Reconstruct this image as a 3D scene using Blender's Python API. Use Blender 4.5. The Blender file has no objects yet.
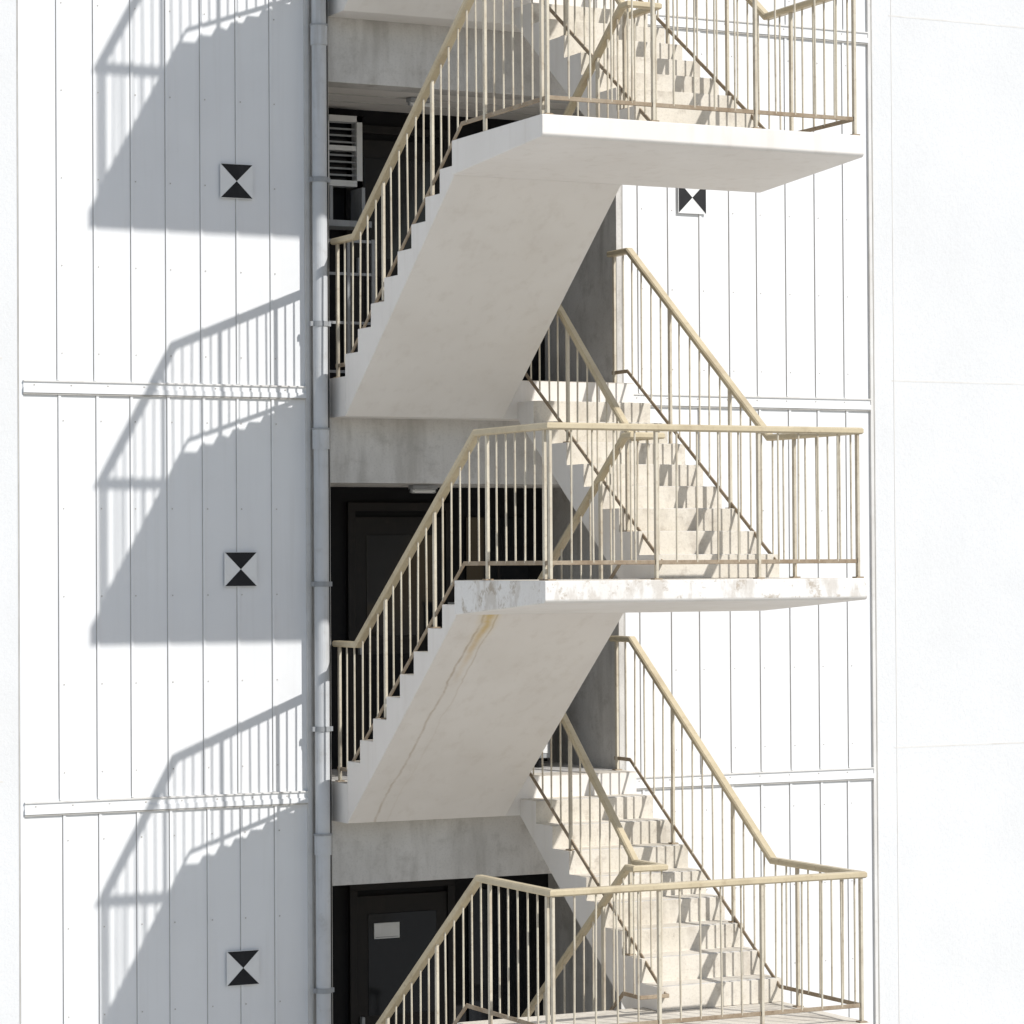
import bpy, bmesh, math, random
from mathutils import Vector, Matrix
random.seed(7)
scene = bpy.context.scene
H = 3.165
F1 = 3*H
NL = 6            # stair storeys
XL, XR = 9.36, 11.92

# ------------------------------------------------------------------ materials
def new_mat(name):
    m = bpy.data.materials.new(name); m.use_nodes = True
    return m, m.node_tree, m.node_tree.nodes, m.node_tree.links

def noise(nt, vec, scale, detail=4, rough=0.6):
    n = nt.nodes.new('ShaderNodeTexNoise'); n.inputs['Scale'].default_value = scale
    n.inputs['Detail'].default_value = detail; n.inputs['Roughness'].default_value = rough
    nt.links.new(vec, n.inputs['Vector']); return n.outputs['Fac']

def ramp(nt, fac, lo, hi, a=0.0, b=1.0):
    r = nt.nodes.new('ShaderNodeMapRange'); r.inputs['From Min'].default_value = lo
    r.inputs['From Max'].default_value = hi; r.inputs['To Min'].default_value = a; r.inputs['To Max'].default_value = b
    r.interpolation_type = 'SMOOTHSTEP'
    nt.links.new(fac, r.inputs['Value']); return r.outputs['Result']

def mix(nt, fac, a, b):
    m = nt.nodes.new('ShaderNodeMix'); m.data_type = 'RGBA'
    if isinstance(fac, float): m.inputs[0].default_value = fac
    else: nt.links.new(fac, m.inputs[0])
    for s, v in ((6, a), (7, b)):
        if isinstance(v, tuple): m.inputs[s].default_value = (*v, 1)
        else: nt.links.new(v, m.inputs[s])
    return m.outputs[2]

def math_n(nt, op, a, b=None):
    m = nt.nodes.new('ShaderNodeMath'); m.operation = op
    for i, v in enumerate((a, b)):
        if v is None: continue
        if isinstance(v, (int, float)): m.inputs[i].default_value = v
        else: nt.links.new(v, m.inputs[i])
    return m.outputs[0]

def pos_scaled(nt, sc=(1, 1, 1)):
    g = nt.nodes.new('ShaderNodeNewGeometry')
    m = nt.nodes.new('ShaderNodeMapping'); m.inputs['Scale'].default_value = sc
    nt.links.new(g.outputs['Position'], m.inputs['Vector']); return m.outputs['Vector']

def weathered(name, base, dark, stain, s_amt=0.5, v_scale=2.2, streak=0.4, fine=0.15, rough=0.8, bump=0.15, streak_sc=(9, 9, 0.7), lo=0.5, hi=0.75, rust=None):
    m, nt, N, L = new_mat(name)
    b = N['Principled BSDF']; b.inputs['Roughness'].default_value = rough
    b.inputs['Specular IOR Level'].default_value = .3
    p = pos_scaled(nt)
    c = mix(nt, ramp(nt, noise(nt, p, v_scale, 3), 0.35, 0.7), base, dark)
    st = ramp(nt, noise(nt, pos_scaled(nt, streak_sc), 1.0, 4), lo, hi, 0, streak)
    c = mix(nt, st, c, stain)
    bl = ramp(nt, noise(nt, p, v_scale*3.1, 5, 0.7), lo+0.03, hi+0.02, 0, s_amt)
    c = mix(nt, bl, c, stain)
    if fine > .05:
        c = mix(nt, ramp(nt, noise(nt, p, 60, 2), 0.45, 0.75, 0, fine), c, tuple(x*0.6 for x in stain))
    if rust:
        sp = N.new('ShaderNodeSeparateXYZ'); L.new(pos_scaled(nt), sp.inputs[0])
        br = ramp(nt, noise(nt, p, 9, 4), 0.3, 0.6, 0.45, 1)
        for (x0, w, z0, z1, amin, amax, col) in rust:
            wob = math_n(nt, 'MULTIPLY', math_n(nt, 'SUBTRACT', noise(nt, pos_scaled(nt, (0.3, 1.6, 1.6)), 1.2+x0*.1, 4), 0.5), 0.09)
            dx = math_n(nt, 'ABSOLUTE', math_n(nt, 'ADD', math_n(nt, 'SUBTRACT', sp.outputs[0], x0), wob))
            f = ramp(nt, dx, 0.0, w, 1, 0)
            fz = ramp(nt, sp.outputs[2], z0, z1, amin, amax)
            c = mix(nt, math_n(nt, 'MULTIPLY', math_n(nt, 'MULTIPLY', f, fz), br), c, col)
    L.new(c, b.inputs['Base Color'])
    if bump > .06:
        bp = N.new('ShaderNodeBump'); bp.inputs['Strength'].default_value = bump; bp.inputs['Distance'].default_value = 0.01
        L.new(noise(nt, p, 25, 4, 0.7), bp.inputs['Height']); L.new(bp.outputs[0], b.inputs['Normal'])
    return m

M = {}
M['siding'] = weathered('siding_paint', (.765, .77, .775), (.73, .733, .738), (.58, .57, .55), .15, .8, .18, .04, .6, .04, (14, 14, .5), .50, .8)
M['rib'] = weathered('siding_rib_paint', (.69, .68, .66), (.63, .61, .58), (.44, .40, .35), .35, 3, .4, .05, .6, .05)
M['joint'] = weathered('joint_sealant', (.46, .44, .41), (.56, .54, .51), (.34, .31, .27), .4, 4, .4, .05, .9, .05)
M['stucco'] = weathered('stucco_wall', (.695, .70, .705), (.665, .668, .67), (.54, .535, .52), .15, .7, .14, .10, .9, .28, (2, 2, .25), .5, .85)
M['slab'] = weathered('painted_concrete', (.785, .752, .71), (.745, .708, .662), (.52, .46, .39), .12, 1.2, .18, .05, .8, .08)
M['slab_worn'] = weathered('worn_slab_edge', (.775, .755, .725), (.735, .705, .665), (.36, .29, .21), .65, 2.6, .35, .10, .85, .2, (7, 7, 3), .50, .62)
M['soffit_rust'] = weathered('soffit_rust_streak', (.785, .745, .70), (.74, .697, .648), (.52, .45, .37), .13, 1.2, .18, .05, .8, .08,
    rust=[(XL+.27, .05, F1+.7, F1+1.5, .0, .95, (.58, .37, .09)), (XL+.22, .018, F1+.2, F1+1.5, .40, .6, (.36, .25, .14)),
          (XL+.33, .013, F1+.4, F1+1.5, .10, .55, (.42, .31, .18)), (XL+.27, .12, F1+1.0, F1+1.45, 0, .8, (.68, .52, .24))])
M['tread'] = weathered('tread_concrete', (.69, .64, .56), (.62, .57, .485), (.28, .23, .18), .42, 2.4, .32, .15, .9, .25, (5, 5, 3), .50, .70)
M['beam'] = weathered('bare_concrete', (.64, .62, .59), (.54, .52, .49), (.32, .30, .27), .45, 1.5, .5, .15, .9, .25, (5, 5, .8), .46, .70)
M['rail'] = weathered('beige_rail_paint', (.56, .475, .325), (.50, .42, .28), (.30, .22, .14), .4, 5, .3, .1, .42, .05, (4, 4, 4), .52, .7)
M['bar'] = weathered('beige_bar_paint', (.61, .555, .445), (.54, .48, .375), (.30, .22, .14), .5, 6, .4, .1, .5, .05, (8, 8, 2), .48, .7)
M['foot'] = weathered('rusty_rail_foot', (.36, .29, .21), (.28, .21, .14), (.14, .09, .06), .5, 8, .3, .2, .8, .1)
M['pipe'] = weathered('pipe_paint', (.58, .59, .605), (.52, .53, .54), (.32, .30, .27), .35, 3, .5, .05, .45, .04, (12, 12, .6))
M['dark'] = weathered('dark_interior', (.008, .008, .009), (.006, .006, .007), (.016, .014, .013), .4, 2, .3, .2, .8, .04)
M['door'] = weathered('dark_door_paint', (.014, .012, .011), (.010, .009, .009), (.03, .024, .018), .4, 3, .3, .1, .6, .05)
M['grey'] = weathered('grey_fixture', (.36, .37, .38), (.30, .31, .32), (.2, .19, .18), .4, 4, .4, .1, .5, .05)
M['black'] = weathered('black_paint', (.012, .012, .014), (.018, .018, .02), (.05, .05, .05), .2, 4, .2, .1, .7, .02)
M['white'] = weathered('white_paint', (.77, .77, .76), (.73, .73, .72), (.56, .54, .51), .15, 4, .15, .03, .5, .02)
M['paving'] = weathered('light_paving', (.50, .485, .455), (.46, .445, .42), (.34, .33, .31), .4, .6, .2, .2, .9, .04, (.5, .5, .5))
mg, nt, N, L = new_mat('dark_glass'); b = N['Principled BSDF']
b.inputs['Roughness'].default_value = .08; b.inputs['Specular IOR Level'].default_value = .25
L.new(mix(nt, noise(nt, pos_scaled(nt), 1.5), (.008, .009, .011), (.015, .017, .019)), b.inputs['Base Color'])
M['glass'] = mg

# ------------------------------------------------------------------ mesh builder
class MB:
    def __init__(s): s.v = []; s.f = []; s.m = []; s.mats = []
    def mi(s, k):
        if k not in s.mats: s.mats.append(k)
        return s.mats.index(k)
    def add(s, vs, fs, mat):
        o = len(s.v); s.v += [tuple(v) for v in vs]; i = s.mi(mat)
        for f in fs: s.f.append([o+a for a in f]); s.m.append(i)
    def box(s, x0, x1, y0, y1, z0, z1, mat):
        vs = [(x, y, z) for x in (x0, x1) for y in (y0, y1) for z in (z0, z1)]
        s.add(vs, [(0,1,3,2),(4,6,7,5),(0,4,5,1),(2,3,7,6),(0,2,6,4),(1,5,7,3)], mat)
    def prism(s, prof, x0, x1, mat, edge_mats=None):
        n = len(prof)
        vs = [(x0, y, z) for y, z in prof]+[(x1, y, z) for y, z in prof]
        o = len(s.v); s.v += vs
        s.f.append([o+i for i in range(n)]); s.m.append(s.mi(mat))
        s.f.append([o+n+i for i in range(n)][::-1]); s.m.append(s.mi(mat))
        for i in range(n):
            j = (i+1) % n
            s.f.append([o+i, o+j, o+n+j, o+n+i])
            s.m.append(s.mi(edge_mats[i] if edge_mats else mat))
    def sweep(s, pts, w, h, mat):
        pts = [Vector(p) for p in pts]; n = len(pts)
        ds = [(pts[i+1]-pts[i]).normalized() for i in range(n-1)]
        rings = []
        c = min(w, h)*.22
        sec = [(-w/2+c, -h/2), (w/2-c, -h/2), (w/2, -h/2+c), (w/2, h/2-c), (w/2-c, h/2), (-w/2+c, h/2), (-w/2, h/2-c), (-w/2, -h/2+c)]
        for i in range(n):
            d = ds[min(i, n-2)] if i == 0 else ds[i-1]
            nn = d if i in (0, n-1) else (ds[i-1]+ds[i]).normalized()
            sd = d.cross(Vector((0, 0, 1)))
            sd = sd.normalized() if sd.length > 1e-4 else Vector((1, 0, 0))
            up = sd.cross(d)
            r = []
            for a, b_ in sec:
                o = sd*a+up*b_
                t = -(o.dot(nn))/(d.dot(nn))
                r.append(pts[i]+o+d*t)
            rings.append(r)
        vs = [v for r in rings for v in r]; fs = []
        k = len(sec)
        for i in range(n-1):
            for a in range(k):
                b_ = (a+1) % k
                fs.append((i*k+a, i*k+b_, (i+1)*k+b_, (i+1)*k+a))
        fs.append(tuple(range(k))[::-1]); fs.append(tuple((n-1)*k+a for a in range(k)))
        s.add(vs, fs, mat)
    def cyl(s, p0, p1, r, mat, n=14):
        p0 = Vector(p0); p1 = Vector(p1); d = (p1-p0).normalized()
        a = d.orthogonal().normalized(); b_ = d.cross(a)
        vs = [p+a*r*math.cos(t)+b_*r*math.sin(t) for p in (p0, p1) for t in [2*math.pi*i/n for i in range(n)]]
        fs = [(i, (i+1) % n, n+(i+1) % n, n+i) for i in range(n)]+[tuple(range(n))[::-1], tuple(range(n, 2*n))]
        s.add(vs, fs, mat)
    def build(s, name, parent=None, bevel=0.0, smooth=False):
        me = bpy.data.meshes.new(name); me.from_pydata(s.v, [], s.f)
        for k in s.mats: me.materials.append(M[k])
        me.polygons.foreach_set('material_index', s.m)
        bm = bmesh.new(); bm.from_mesh(me); bmesh.ops.recalc_face_normals(bm, faces=bm.faces); bm.to_mesh(me); bm.free()
        ob = bpy.data.objects.new(name, me); scene.collection.objects.link(ob)
        if parent: ob.parent = parent
        if smooth:
            for p in me.polygons: p.use_smooth = len(p.vertices) == 4
        if bevel:
            md = ob.modifiers.new('bevel', 'BEVEL'); md.width = bevel; md.segments = 2; md.limit_method = 'ANGLE'; md.angle_limit = math.radians(40)
        return ob
def empty(name):
    e = bpy.data.objects.new(name, None); scene.collection.objects.link(e); return e

# ------------------------------------------------------------------ ground
g = MB(); g.add([(-600, -600, 0), (600, -600, 0), (600, 600, 0), (-600, 600, 0)], [(0, 1, 2, 3)], 'paving'); g.build('ground')

# ------------------------------------------------------------------ building
bld = empty('apartment_building')
TOP = 7*H+1.0
D = 1.3           # recess depth
w = MB()
w.box(-20, 6.826, 0.0, D+.3, 0.0, TOP, 'stucco')
w.box(14.443, 45, -0.012, D+.3, 0.0, TOP, 'stucco')
w.box(-20, 45, D+.302, 13, 0.0, TOP-.01, 'stucco')
for j in range(0, 8):
    z = j*H+.09
    if 0 < z < TOP:
        w.box(14.62, 45, -0.0135, -0.011, z, z+.012, 'rib')
        w.box(-20, 6.70, -0.002, .001, z, z+.012, 'rib')
for x in (14.64, 17.4, 20.2):
    w.box(x, x+.007, -0.0145, -0.011, 0, TOP, 'rib')
for x in (5.2, 2.4):
    w.box(x, x+.007, -0.003, .001, 0, TOP, 'rib')
w.build('plain_walls', bld)

def siding(name, x0, x1, first, step):
    s = MB()
    s.box(x0, x1, 0.004, D+.3, 0.0, TOP, 'siding')
    s.box(x0-.03, x0, -0.006, D, 0, TOP, 'siding'); s.box(x1, x1+.03, -0.02, D, 0, TOP, 'rib')
    s.box(x1+.031, x1+.040, -0.024, .1, 0, TOP, 'joint')
    s.box(x0-.040, x0-.031, -.003, .01, 0, TOP, 'joint')
    for j in range(0, 8):
        za = (j-1)*H-.06 if j else 0; zb = min(j*H-.17, TOP-.3)
        za = max(za, 0)
        x = first+random.uniform(-.012, .012)
        while x < x1-.03:
            if x > x0+.03 and zb > za:
                xx = x+random.uniform(-.012, .012)
                s.box(xx, xx+.020, -0.007, .01, za, zb, 'siding')
                s.box(xx-.005, xx, 0.001, .01, za+.01, zb, 'joint')
                for k in range(5):
                    zz = za+.2+k*(zb-za-.4)/4
                    s.box(xx+.036, xx+.045, 0.0, .006, zz, zz+.01, 'joint')
            x += step
        if j:
            z = j*H-.17
            s.box(x0, x1, -0.024, .01, z+.012, z+.052, 'siding')
            s.box(x0, x1, -0.014, .01, z+.052, z+.095, 'siding')
            s.box(x0, x1, -0.026, .01, z+.095, z+.106, 'rib')
            s.box(x0, x1, -0.016, .01, z, z+.012, 'joint')
            xs = x0+.08
            while xs < x1-.1:
                s.box(xs, xs+.012, -.018, -.013, z+.066, z+.076, 'joint'); xs += .29
    s.box(x0, x1, -.05, .01, TOP-.25, TOP-.1, 'rib')
    return s.build(name, bld)
siding('siding_wall_a', 6.86, 9.15, 6.86+.29, .287)
siding('siding_wall_b', 12.02, 14.40, 12.14, .288)

c = MB()
c.box(9.20, 9.36, 0.0, D+.3, 0, TOP, 'beam')      # left jamb
c.box(9.151, 9.199, 0.03, D+.3, 0, TOP, 'rib')
c.box(11.93, 11.985, 0.0, D+.3, 0, TOP, 'beam')   # right side wall
for j in range(0, 8):
    F = j*H
    if j > 0:
        c.box(9.36, 11.93, 0.0, .25, F-.82, F, 'beam')
        c.box(9.36, 11.93, .25, D+.1, F-.25, F-.0, 'beam')
        c.box(9.36, 11.93, .251, D-.001, F-.815, F-.75, 'slab')
        for yy in (.55, .9): c.box(9.36, 11.93, yy, yy+.02, F-.822, F-.814, 'joint')
    if j < 7:
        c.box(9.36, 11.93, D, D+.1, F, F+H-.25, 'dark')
        c.box(10.05, 10.12, D-.05, D, F, F+2.15, 'door')
        c.box(10.12, 10.95, D-.03, D, F+.03, F+2.1, 'door')
        c.box(10.22, 10.85, D-.036, D-.029, F+.2, F+.95, 'dark')
        c.box(10.22, 10.85, D-.036, D-.029, F+1.1, F+1.95, 'glass')
        c.box(10.95, 11.02, D-.05, D, F, F+2.15, 'door')
        c.box(10.05, 11.02, D-.05, D, F+2.15, F+2.22, 'door')
        c.box(10.14, 10.17, D-.08, D-.03, F+.95, F+1.1, 'grey')
        c.box(11.15, 11.75, D-.03, D, F+.9, F+2.1, 'glass')
        c.box(11.44, 11.47, D-.04, D-.029, F+.9, F+2.1, 'door')
c.box(9.2, 11.985, -.02, 2, 7*H+.001, TOP, 'beam')
c.build('stair_bay_core', bld, bevel=.006)
pr = MB(); pr.box(-20.1, 45.1, -.08, 13.1, TOP, TOP+.15, 'stucco'); pr.build('parapet_coping', bld)

F2 = 4*H
lw = MB()
y = D-.16
x0, x1, z0, z1 = 9.80, 10.15, F2+1.68, F2+2.27
lw.box(x0, x1, D-.05, D, z0, z1, 'glass')
for a in (x0, x1-.05): lw.box(a, a+.05, y, D, z0, z1, 'white')
lw.box(x0, x1, y, D, z0, z0+.05, 'white'); lw.box(x0, x1, y, D, z1-.05, z1, 'white')
lw.box(x0+.05, x1-.05, y+.01, D, z0+.30, z0+.34, 'white')
zz = z0+.09
while zz < z1-.06:
    lw.box(x0+.05, x1-.05, y+.03, y+.045, zz, zz+.014, 'grey'); zz += .055
lw.box(x0-.05, x1+.02, D-.3, D-.02, z0-.35, z0-.30, 'grey')
for a in (x0, x1-.06): lw.box(a, a+.03, D-.28, D-.02, z0-.30, z0-.02, 'grey')
lw.build('louvred_window', bld)
fr = MB()
for xx in (9.62, 9.84, 10.06): fr.box(xx, xx+.025, .75, .775, F2+.0, F2+1.2, 'grey')
for zz in (.1, .5, .9, 1.17): fr.box(9.62, 10.09, .752, .772, F2+zz, F2+zz+.022, 'grey')
for xx in (9.62, 10.06): fr.box(xx, xx+.03, .78, 1.1, F2+.02, F2+.05, 'grey')
fr.build('laundry_rack')
sg = MB(); sg.box(10.27, 10.50, D-.05, D-.036, F1-H+1.74, F1-H+1.87, 'white'); sg.box(10.28, 10.49, D-.053, D-.05, F1-H+1.75, F1-H+1.755, 'grey'); sg.build('door_notice')
for j in (3, 4, 5):
    z = j*H+H-.822
    cl = MB(); cl.box(10.28, 10.5, .45, .54, z-.03, z, 'grey'); cl.cyl((10.29, .495, z-.045), (10.49, .495, z-.045), .018, 'white')
    for xx in (10.28, 10.47): cl.box(xx, xx+.03, .48, .51, z-.06, z-.03, 'grey')
    cl.build('ceiling_lamp')
ac = MB()
ax, ay, az = 10.95, .55, F1
ac.box(ax, ax+.62, ay, ay+.28, az+.08, az+.68, 'grey')
for i in range(8): ac.box(ax+.05, ax+.42, ay-.008, ay, az+.14+i*.062, az+.16+i*.062, 'dark')
ac.box(ax+.46, ax+.6, ay-.006, ay, az+.12, az+.64, 'white')
for xx in (.06, .5): ac.box(ax+xx, ax+xx+.06, ay+.02, ay+.26, az, az+.08, 'dark')
ac.build('air_conditioner_unit', bevel=.01)
bx = MB()
bx.box(ax-.02, ax+.40, ay+.31, ay+.6, az+.001, az+1.35, 'grey'); bx.box(ax-.03, ax+.41, ay+.30, ay+.61, az+1.35, az+1.38, 'white')
bx.box(ax+.18, ax+.185, ay+.305, ay+.31, az+.05, az+1.3, 'dark')
for xx in (.13, .22): bx.box(ax+xx, ax+xx+.015, ay+.29, ay+.31, az+.7, az+.85, 'dark')
bx.build('storage_cabinet', bevel=.006)

# ------------------------------------------------------------------ stairs
st = empty('external_staircase')
r = H/18; O0 = .30; O1 = 2.30; go = (O1-O0)/8; O1b = 2.55; gb = (O1b-O0)/8; O2 = 3.735
XM1, XM2 = 10.73, 10.86
for j in range(NL):
    F = j*H; Lz = F+H/2; Fn = F+H
    rust = 'soffit_rust' if j == 3 else 'slab'
    prof = [(-O0, F-.31)]; em = ['slab']
    for k in range(9):
        prof.append((-(O0+k*go), F+k*r)); em.append('slab')
        prof.append((-(O0+k*go), F+(k+1)*r)); em.append('tread')
    prof.pop(); em.pop(); em[-1] = 'slab'
    prof.append((-O1, Lz-.25)); em.append(rust)
    if j == 0: prof = [(a, max(b_, -.05)) for a, b_ in prof]
    m = MB(); m.prism(prof, XL, XM1, rust, em); m.build('outward_flight', st, bevel=.006)
    prof = [(-O1, Lz-.25), (-O1, Lz+.002)]; em = ['slab', 'tread']
    for k in range(8):
        prof.append((-(O1b-k*gb), Lz+k*r+(.002 if k == 0 else 0))); em.append('tread')
        prof.append((-(O1b-k*gb), Lz+(k+1)*r)); em.append('tread')
    prof.append((-O0, Lz+8*r)); em.append('slab')
    prof.append((-O0, Fn-.31)); em.append('slab')
    m = MB(); m.prism(prof, XM2, XR, 'slab', em)
    for k in range(8):
        yy = -(O1b-k*gb); zz = Lz+(k+1)*r
        m.box(XM2+.05, XR-.05, yy+.018, yy+.045, zz-.002, zz+.003, 'beam')
    m.build('return_flight', st, bevel=.006)
    ed = 'slab_worn' if j in (3,) else 'slab'
    m = MB(); m.prism([(-O2, Lz), (-O1-.001, Lz), (-O1-.001, Lz-.25), (-O2+.02, Lz-.155), (-O2, Lz-.135)], XL-.02, XR+.01, ed, ['tread', 'slab', 'slab', 'slab', ed])
    m.build('landing_slab', st, bevel=.008)
for j in range(1, NL+1):
    F = j*H
    m = MB(); m.box(XL, XR, -O0-.002, -.001, F-.308, F-.0, 'slab'); m.box(XL, XR, -O0-.004, -.002, F-.001, F+.002, 'tread'); m.build('floor_edge_slab', st)

# ------------------------------------------------------------------ railings
rl = empty('stair_railing')
XA, XB, XC, XD = XL+.045, XM1-.05, XM2+.05, XR-.045
OF = O2-.045
def interp(path, t):
    for (s0, z0), (s1, z1) in zip(path, path[1:]):
        if s0 <= t <= s1: return z0+(z1-z0)*(t-s0)/(s1-s0)
    return path[-1][1]
def bars(m, pts_top, pts_bot, xy, s0, s1, step, post_every, post_bot):
    n = max(1, round((s1-s0)/step))
    for i in range(n+1):
        s = s0+(s1-s0)*i/n
        x, y = xy(s)
        zt = interp(pts_top, s); zb = interp(pts_bot, s)
        if i % post_every == 0:
            zb2 = post_bot(s); wd = .016
            m.box(x-wd*.6, x+wd*.6, y-wd, y+wd, zb2, zt, 'bar')
            m.box(x-.03, x+.03, y-.03, y+.03, zb2, zb2+.010, 'foot')
        else:
            jx = random.uniform(-.004, .004); jt = random.uniform(-.004, .004)
            m.cyl((x+jx, y, zb), (x+jt, y, zt), .0075, 'bar', 8)
for j in range(NL):
    F = j*H; Lz = F+H/2; Fn = F+H
    nos = lambda o: F if o < O0-.01 else min(Lz, F+r*(1+math.floor((o-O0)/go+1e-4)))
    nos2 = lambda o: Fn if o <= O0+.001 else (Lz if o > O1b+.001 else Fn-r*math.ceil((o-O0)/gb-1e-4))
    m = MB()
    m.sweep([(XA, -.0, F+1.08), (XA, -.42, F+1.08), (XA, -2.56, Lz+1.05), (XA, -OF, Lz+1.05), (XD, -OF, Lz+1.05), (XD, -2.50, Lz+1.05), (XD, -.32, Fn+1.08), (XD, -.0, Fn+1.08)], .070, .048, 'rail')
    m.sweep([(XA, -.02, F+.1), (XA, -.22, F+.1), (XA, -2.34, Lz+.12), (XA, -OF, Lz+.12), (XD, -OF, Lz+.12), (XD, -2.58, Lz+.12), (XD, -.28, Fn+.1), (XD, -.02, Fn+.1)], .012, .03, 'foot')
    tA = [(0, F+1.07), (.42, F+1.07), (2.56, Lz+1.04), (4, Lz+1.04)]
    bA = [(0, F+.1), (.22, F+.1), (2.34, Lz+.12), (4, Lz+.12)]
    bars(m, tA, bA, lambda s: (XA, -s), .06, OF-.08, .15, 6, nos)
    tD = [(0, Fn+1.07), (.32, Fn+1.07), (2.50, Lz+1.04), (4, Lz+1.04)]
    bD = [(0, Fn+.1), (.28, Fn+.1), (2.58, Lz+.12), (4, Lz+.12)]
    bars(m, tD, bD, lambda s: (XD, -s), .06, OF-.08, .155, 6, nos2)
    bars(m, [(0, Lz+1.04), (9, Lz+1.04)], [(0, Lz+.12), (9, Lz+.12)], lambda s: (XA+s, -OF), .0, XD-XA, .165, 5, lambda s: Lz)
    m.sweep([(XB, -.10, F+1.08), (XB, -.42, F+1.08), (XB, -2.42, Lz+1.05), (XB, -2.53, Lz+1.05), (XC, -2.53, Lz+1.05), (XC, -2.12, Lz+1.05), (XC, -.32, Fn+1.08), (XC, -.10, Fn+1.08)], .06, .046, 'rail')
    bars(m, [(0, F+1.07), (.42, F+1.07), (2.42, Lz+1.04), (3, Lz+1.04)], bA, lambda s: (XB, -s), .12, 2.51, .155, 6, nos)
    bars(m, [(0, Fn+1.07), (.32, Fn+1.07), (2.12, Lz+1.04), (3, Lz+1.04)], bD, lambda s: (XC, -s), .12, 2.51, .155, 6, nos2)
    m.sweep([(XB, -.12, F+.1), (XB, -.22, F+.1), (XB, -2.34, Lz+.12), (XB, -2.6, Lz+.12), (XC, -2.6, Lz+.12), (XC, -2.56, Lz+.12), (XC, -.28, Fn+.1), (XC, -.12, Fn+.1)], .012, .03, 'foot')
    m.build('railing_storey', rl)

# ------------------------------------------------------------------ drainpipe
dp = MB()
px, py = 9.235, -.11
dp.cyl((px, py, 0.05), (px, py, TOP), .058, 'pipe', 24)
for j in range(0, 7):
    z = j*H-.47
    if z > .3: dp.cyl((px, py, z-.09), (px, py, z+.06), .067, 'pipe', 24); dp.cyl((px, py, z+.06), (px, py, z+.075), .072, 'grey', 24)
    for dz in (.42, 1.55):
        z = j*H+dz
        dp.cyl((px, py, z-.02), (px, py, z+.02), .064, 'grey', 24)
        dp.box(px-.085, px+.085, py-.012, py+.012, z-.018, z+.018, 'grey')
        dp.box(px-.012, px+.012, py+.05, .0, z-.015, z+.015, 'grey')
dp.cyl((9.325, -.035, 0), (9.325, -.035, TOP), .014, 'door', 10)
dp.build('drainpipe')

# ------------------------------------------------------------------ signs
def sign(x, z, kind):
    s = MB(); a = .130; y0 = -.022
    s.box(x-a-.004, x+a+.004, y0, -.012, z-a-.004, z+a+.004, 'white')
    yb = y0-.002
    if kind == 'hour': tris = [((-a, a), (a, a), (0, 0)), ((-a, -a), (a, -a), (0, 0))]
    else: tris = [((-a, a), (-a, -a), (0, 0)), ((a, a), (a, -a), (0, 0))]
    for t in tris:
        vs = [(x+p[0], yb, z+p[1]) for p in t]+[(x+p[0], y0+.001, z+p[1]) for p in t]
        s.add(vs, [(0, 1, 2), (5, 4, 3), (0, 1, 4, 3), (1, 2, 5, 4), (2, 0, 3, 5)], 'black')
    s.build('marker_sign')
sign(8.575, F1+4.68, 'hour'); sign(8.595, F1+1.67, 'hour'); sign(8.60, F1-1.41, 'hour'); sign(12.645, F1+4.75, 'bow')

# ------------------------------------------------------------------ light
sd = Vector((-.525, 1, -.94)).normalized()
sun = bpy.data.lights.new('sun', 'SUN'); sun.energy = 4.1; sun.angle = math.radians(.5); sun.color = (1, .982, .95)
so = bpy.data.objects.new('sun', sun); scene.collection.objects.link(so)
so.rotation_euler = sd.to_track_quat('-Z', 'Y').to_euler(); so.location = (20, -40, 40)
wd = bpy.data.worlds.new('World'); scene.world = wd; wd.use_nodes = True
nt = wd.node_tree; sky = nt.nodes.new('ShaderNodeTexSky'); sky.sky_type = 'NISHITA'; sky.sun_disc = False
sky.sun_elevation = math.asin(-sd.z); sky.sun_rotation = math.radians(152.5); sky.dust_density = .8; sky.air_density = 1.1
nt.links.new(sky.outputs[0], nt.nodes['Background'].inputs[0]); nt.nodes['Background'].inputs[1].default_value = .10

# ------------------------------------------------------------------ camera
cam = bpy.data.cameras.new('camera'); co = bpy.data.objects.new('camera', cam); scene.collection.objects.link(co)
cam.sensor_width = 36; cam.lens = 106.7; cam.clip_end = 2000
a = math.radians(26.47); p = math.radians(1.0); ro = math.radians(-.35)
co.matrix_world = Matrix.Translation((0, -22, F1+1.69)) @ Matrix.Rotation(-a, 4, 'Z') @ Matrix.Rotation(math.pi/2+p, 4, 'X') @ Matrix.Rotation(ro, 4, 'Z')
scene.camera = co
scene.view_settings.view_transform = 'Standard'; scene.view_settings.look = 'None'; scene.view_settings.exposure = 0
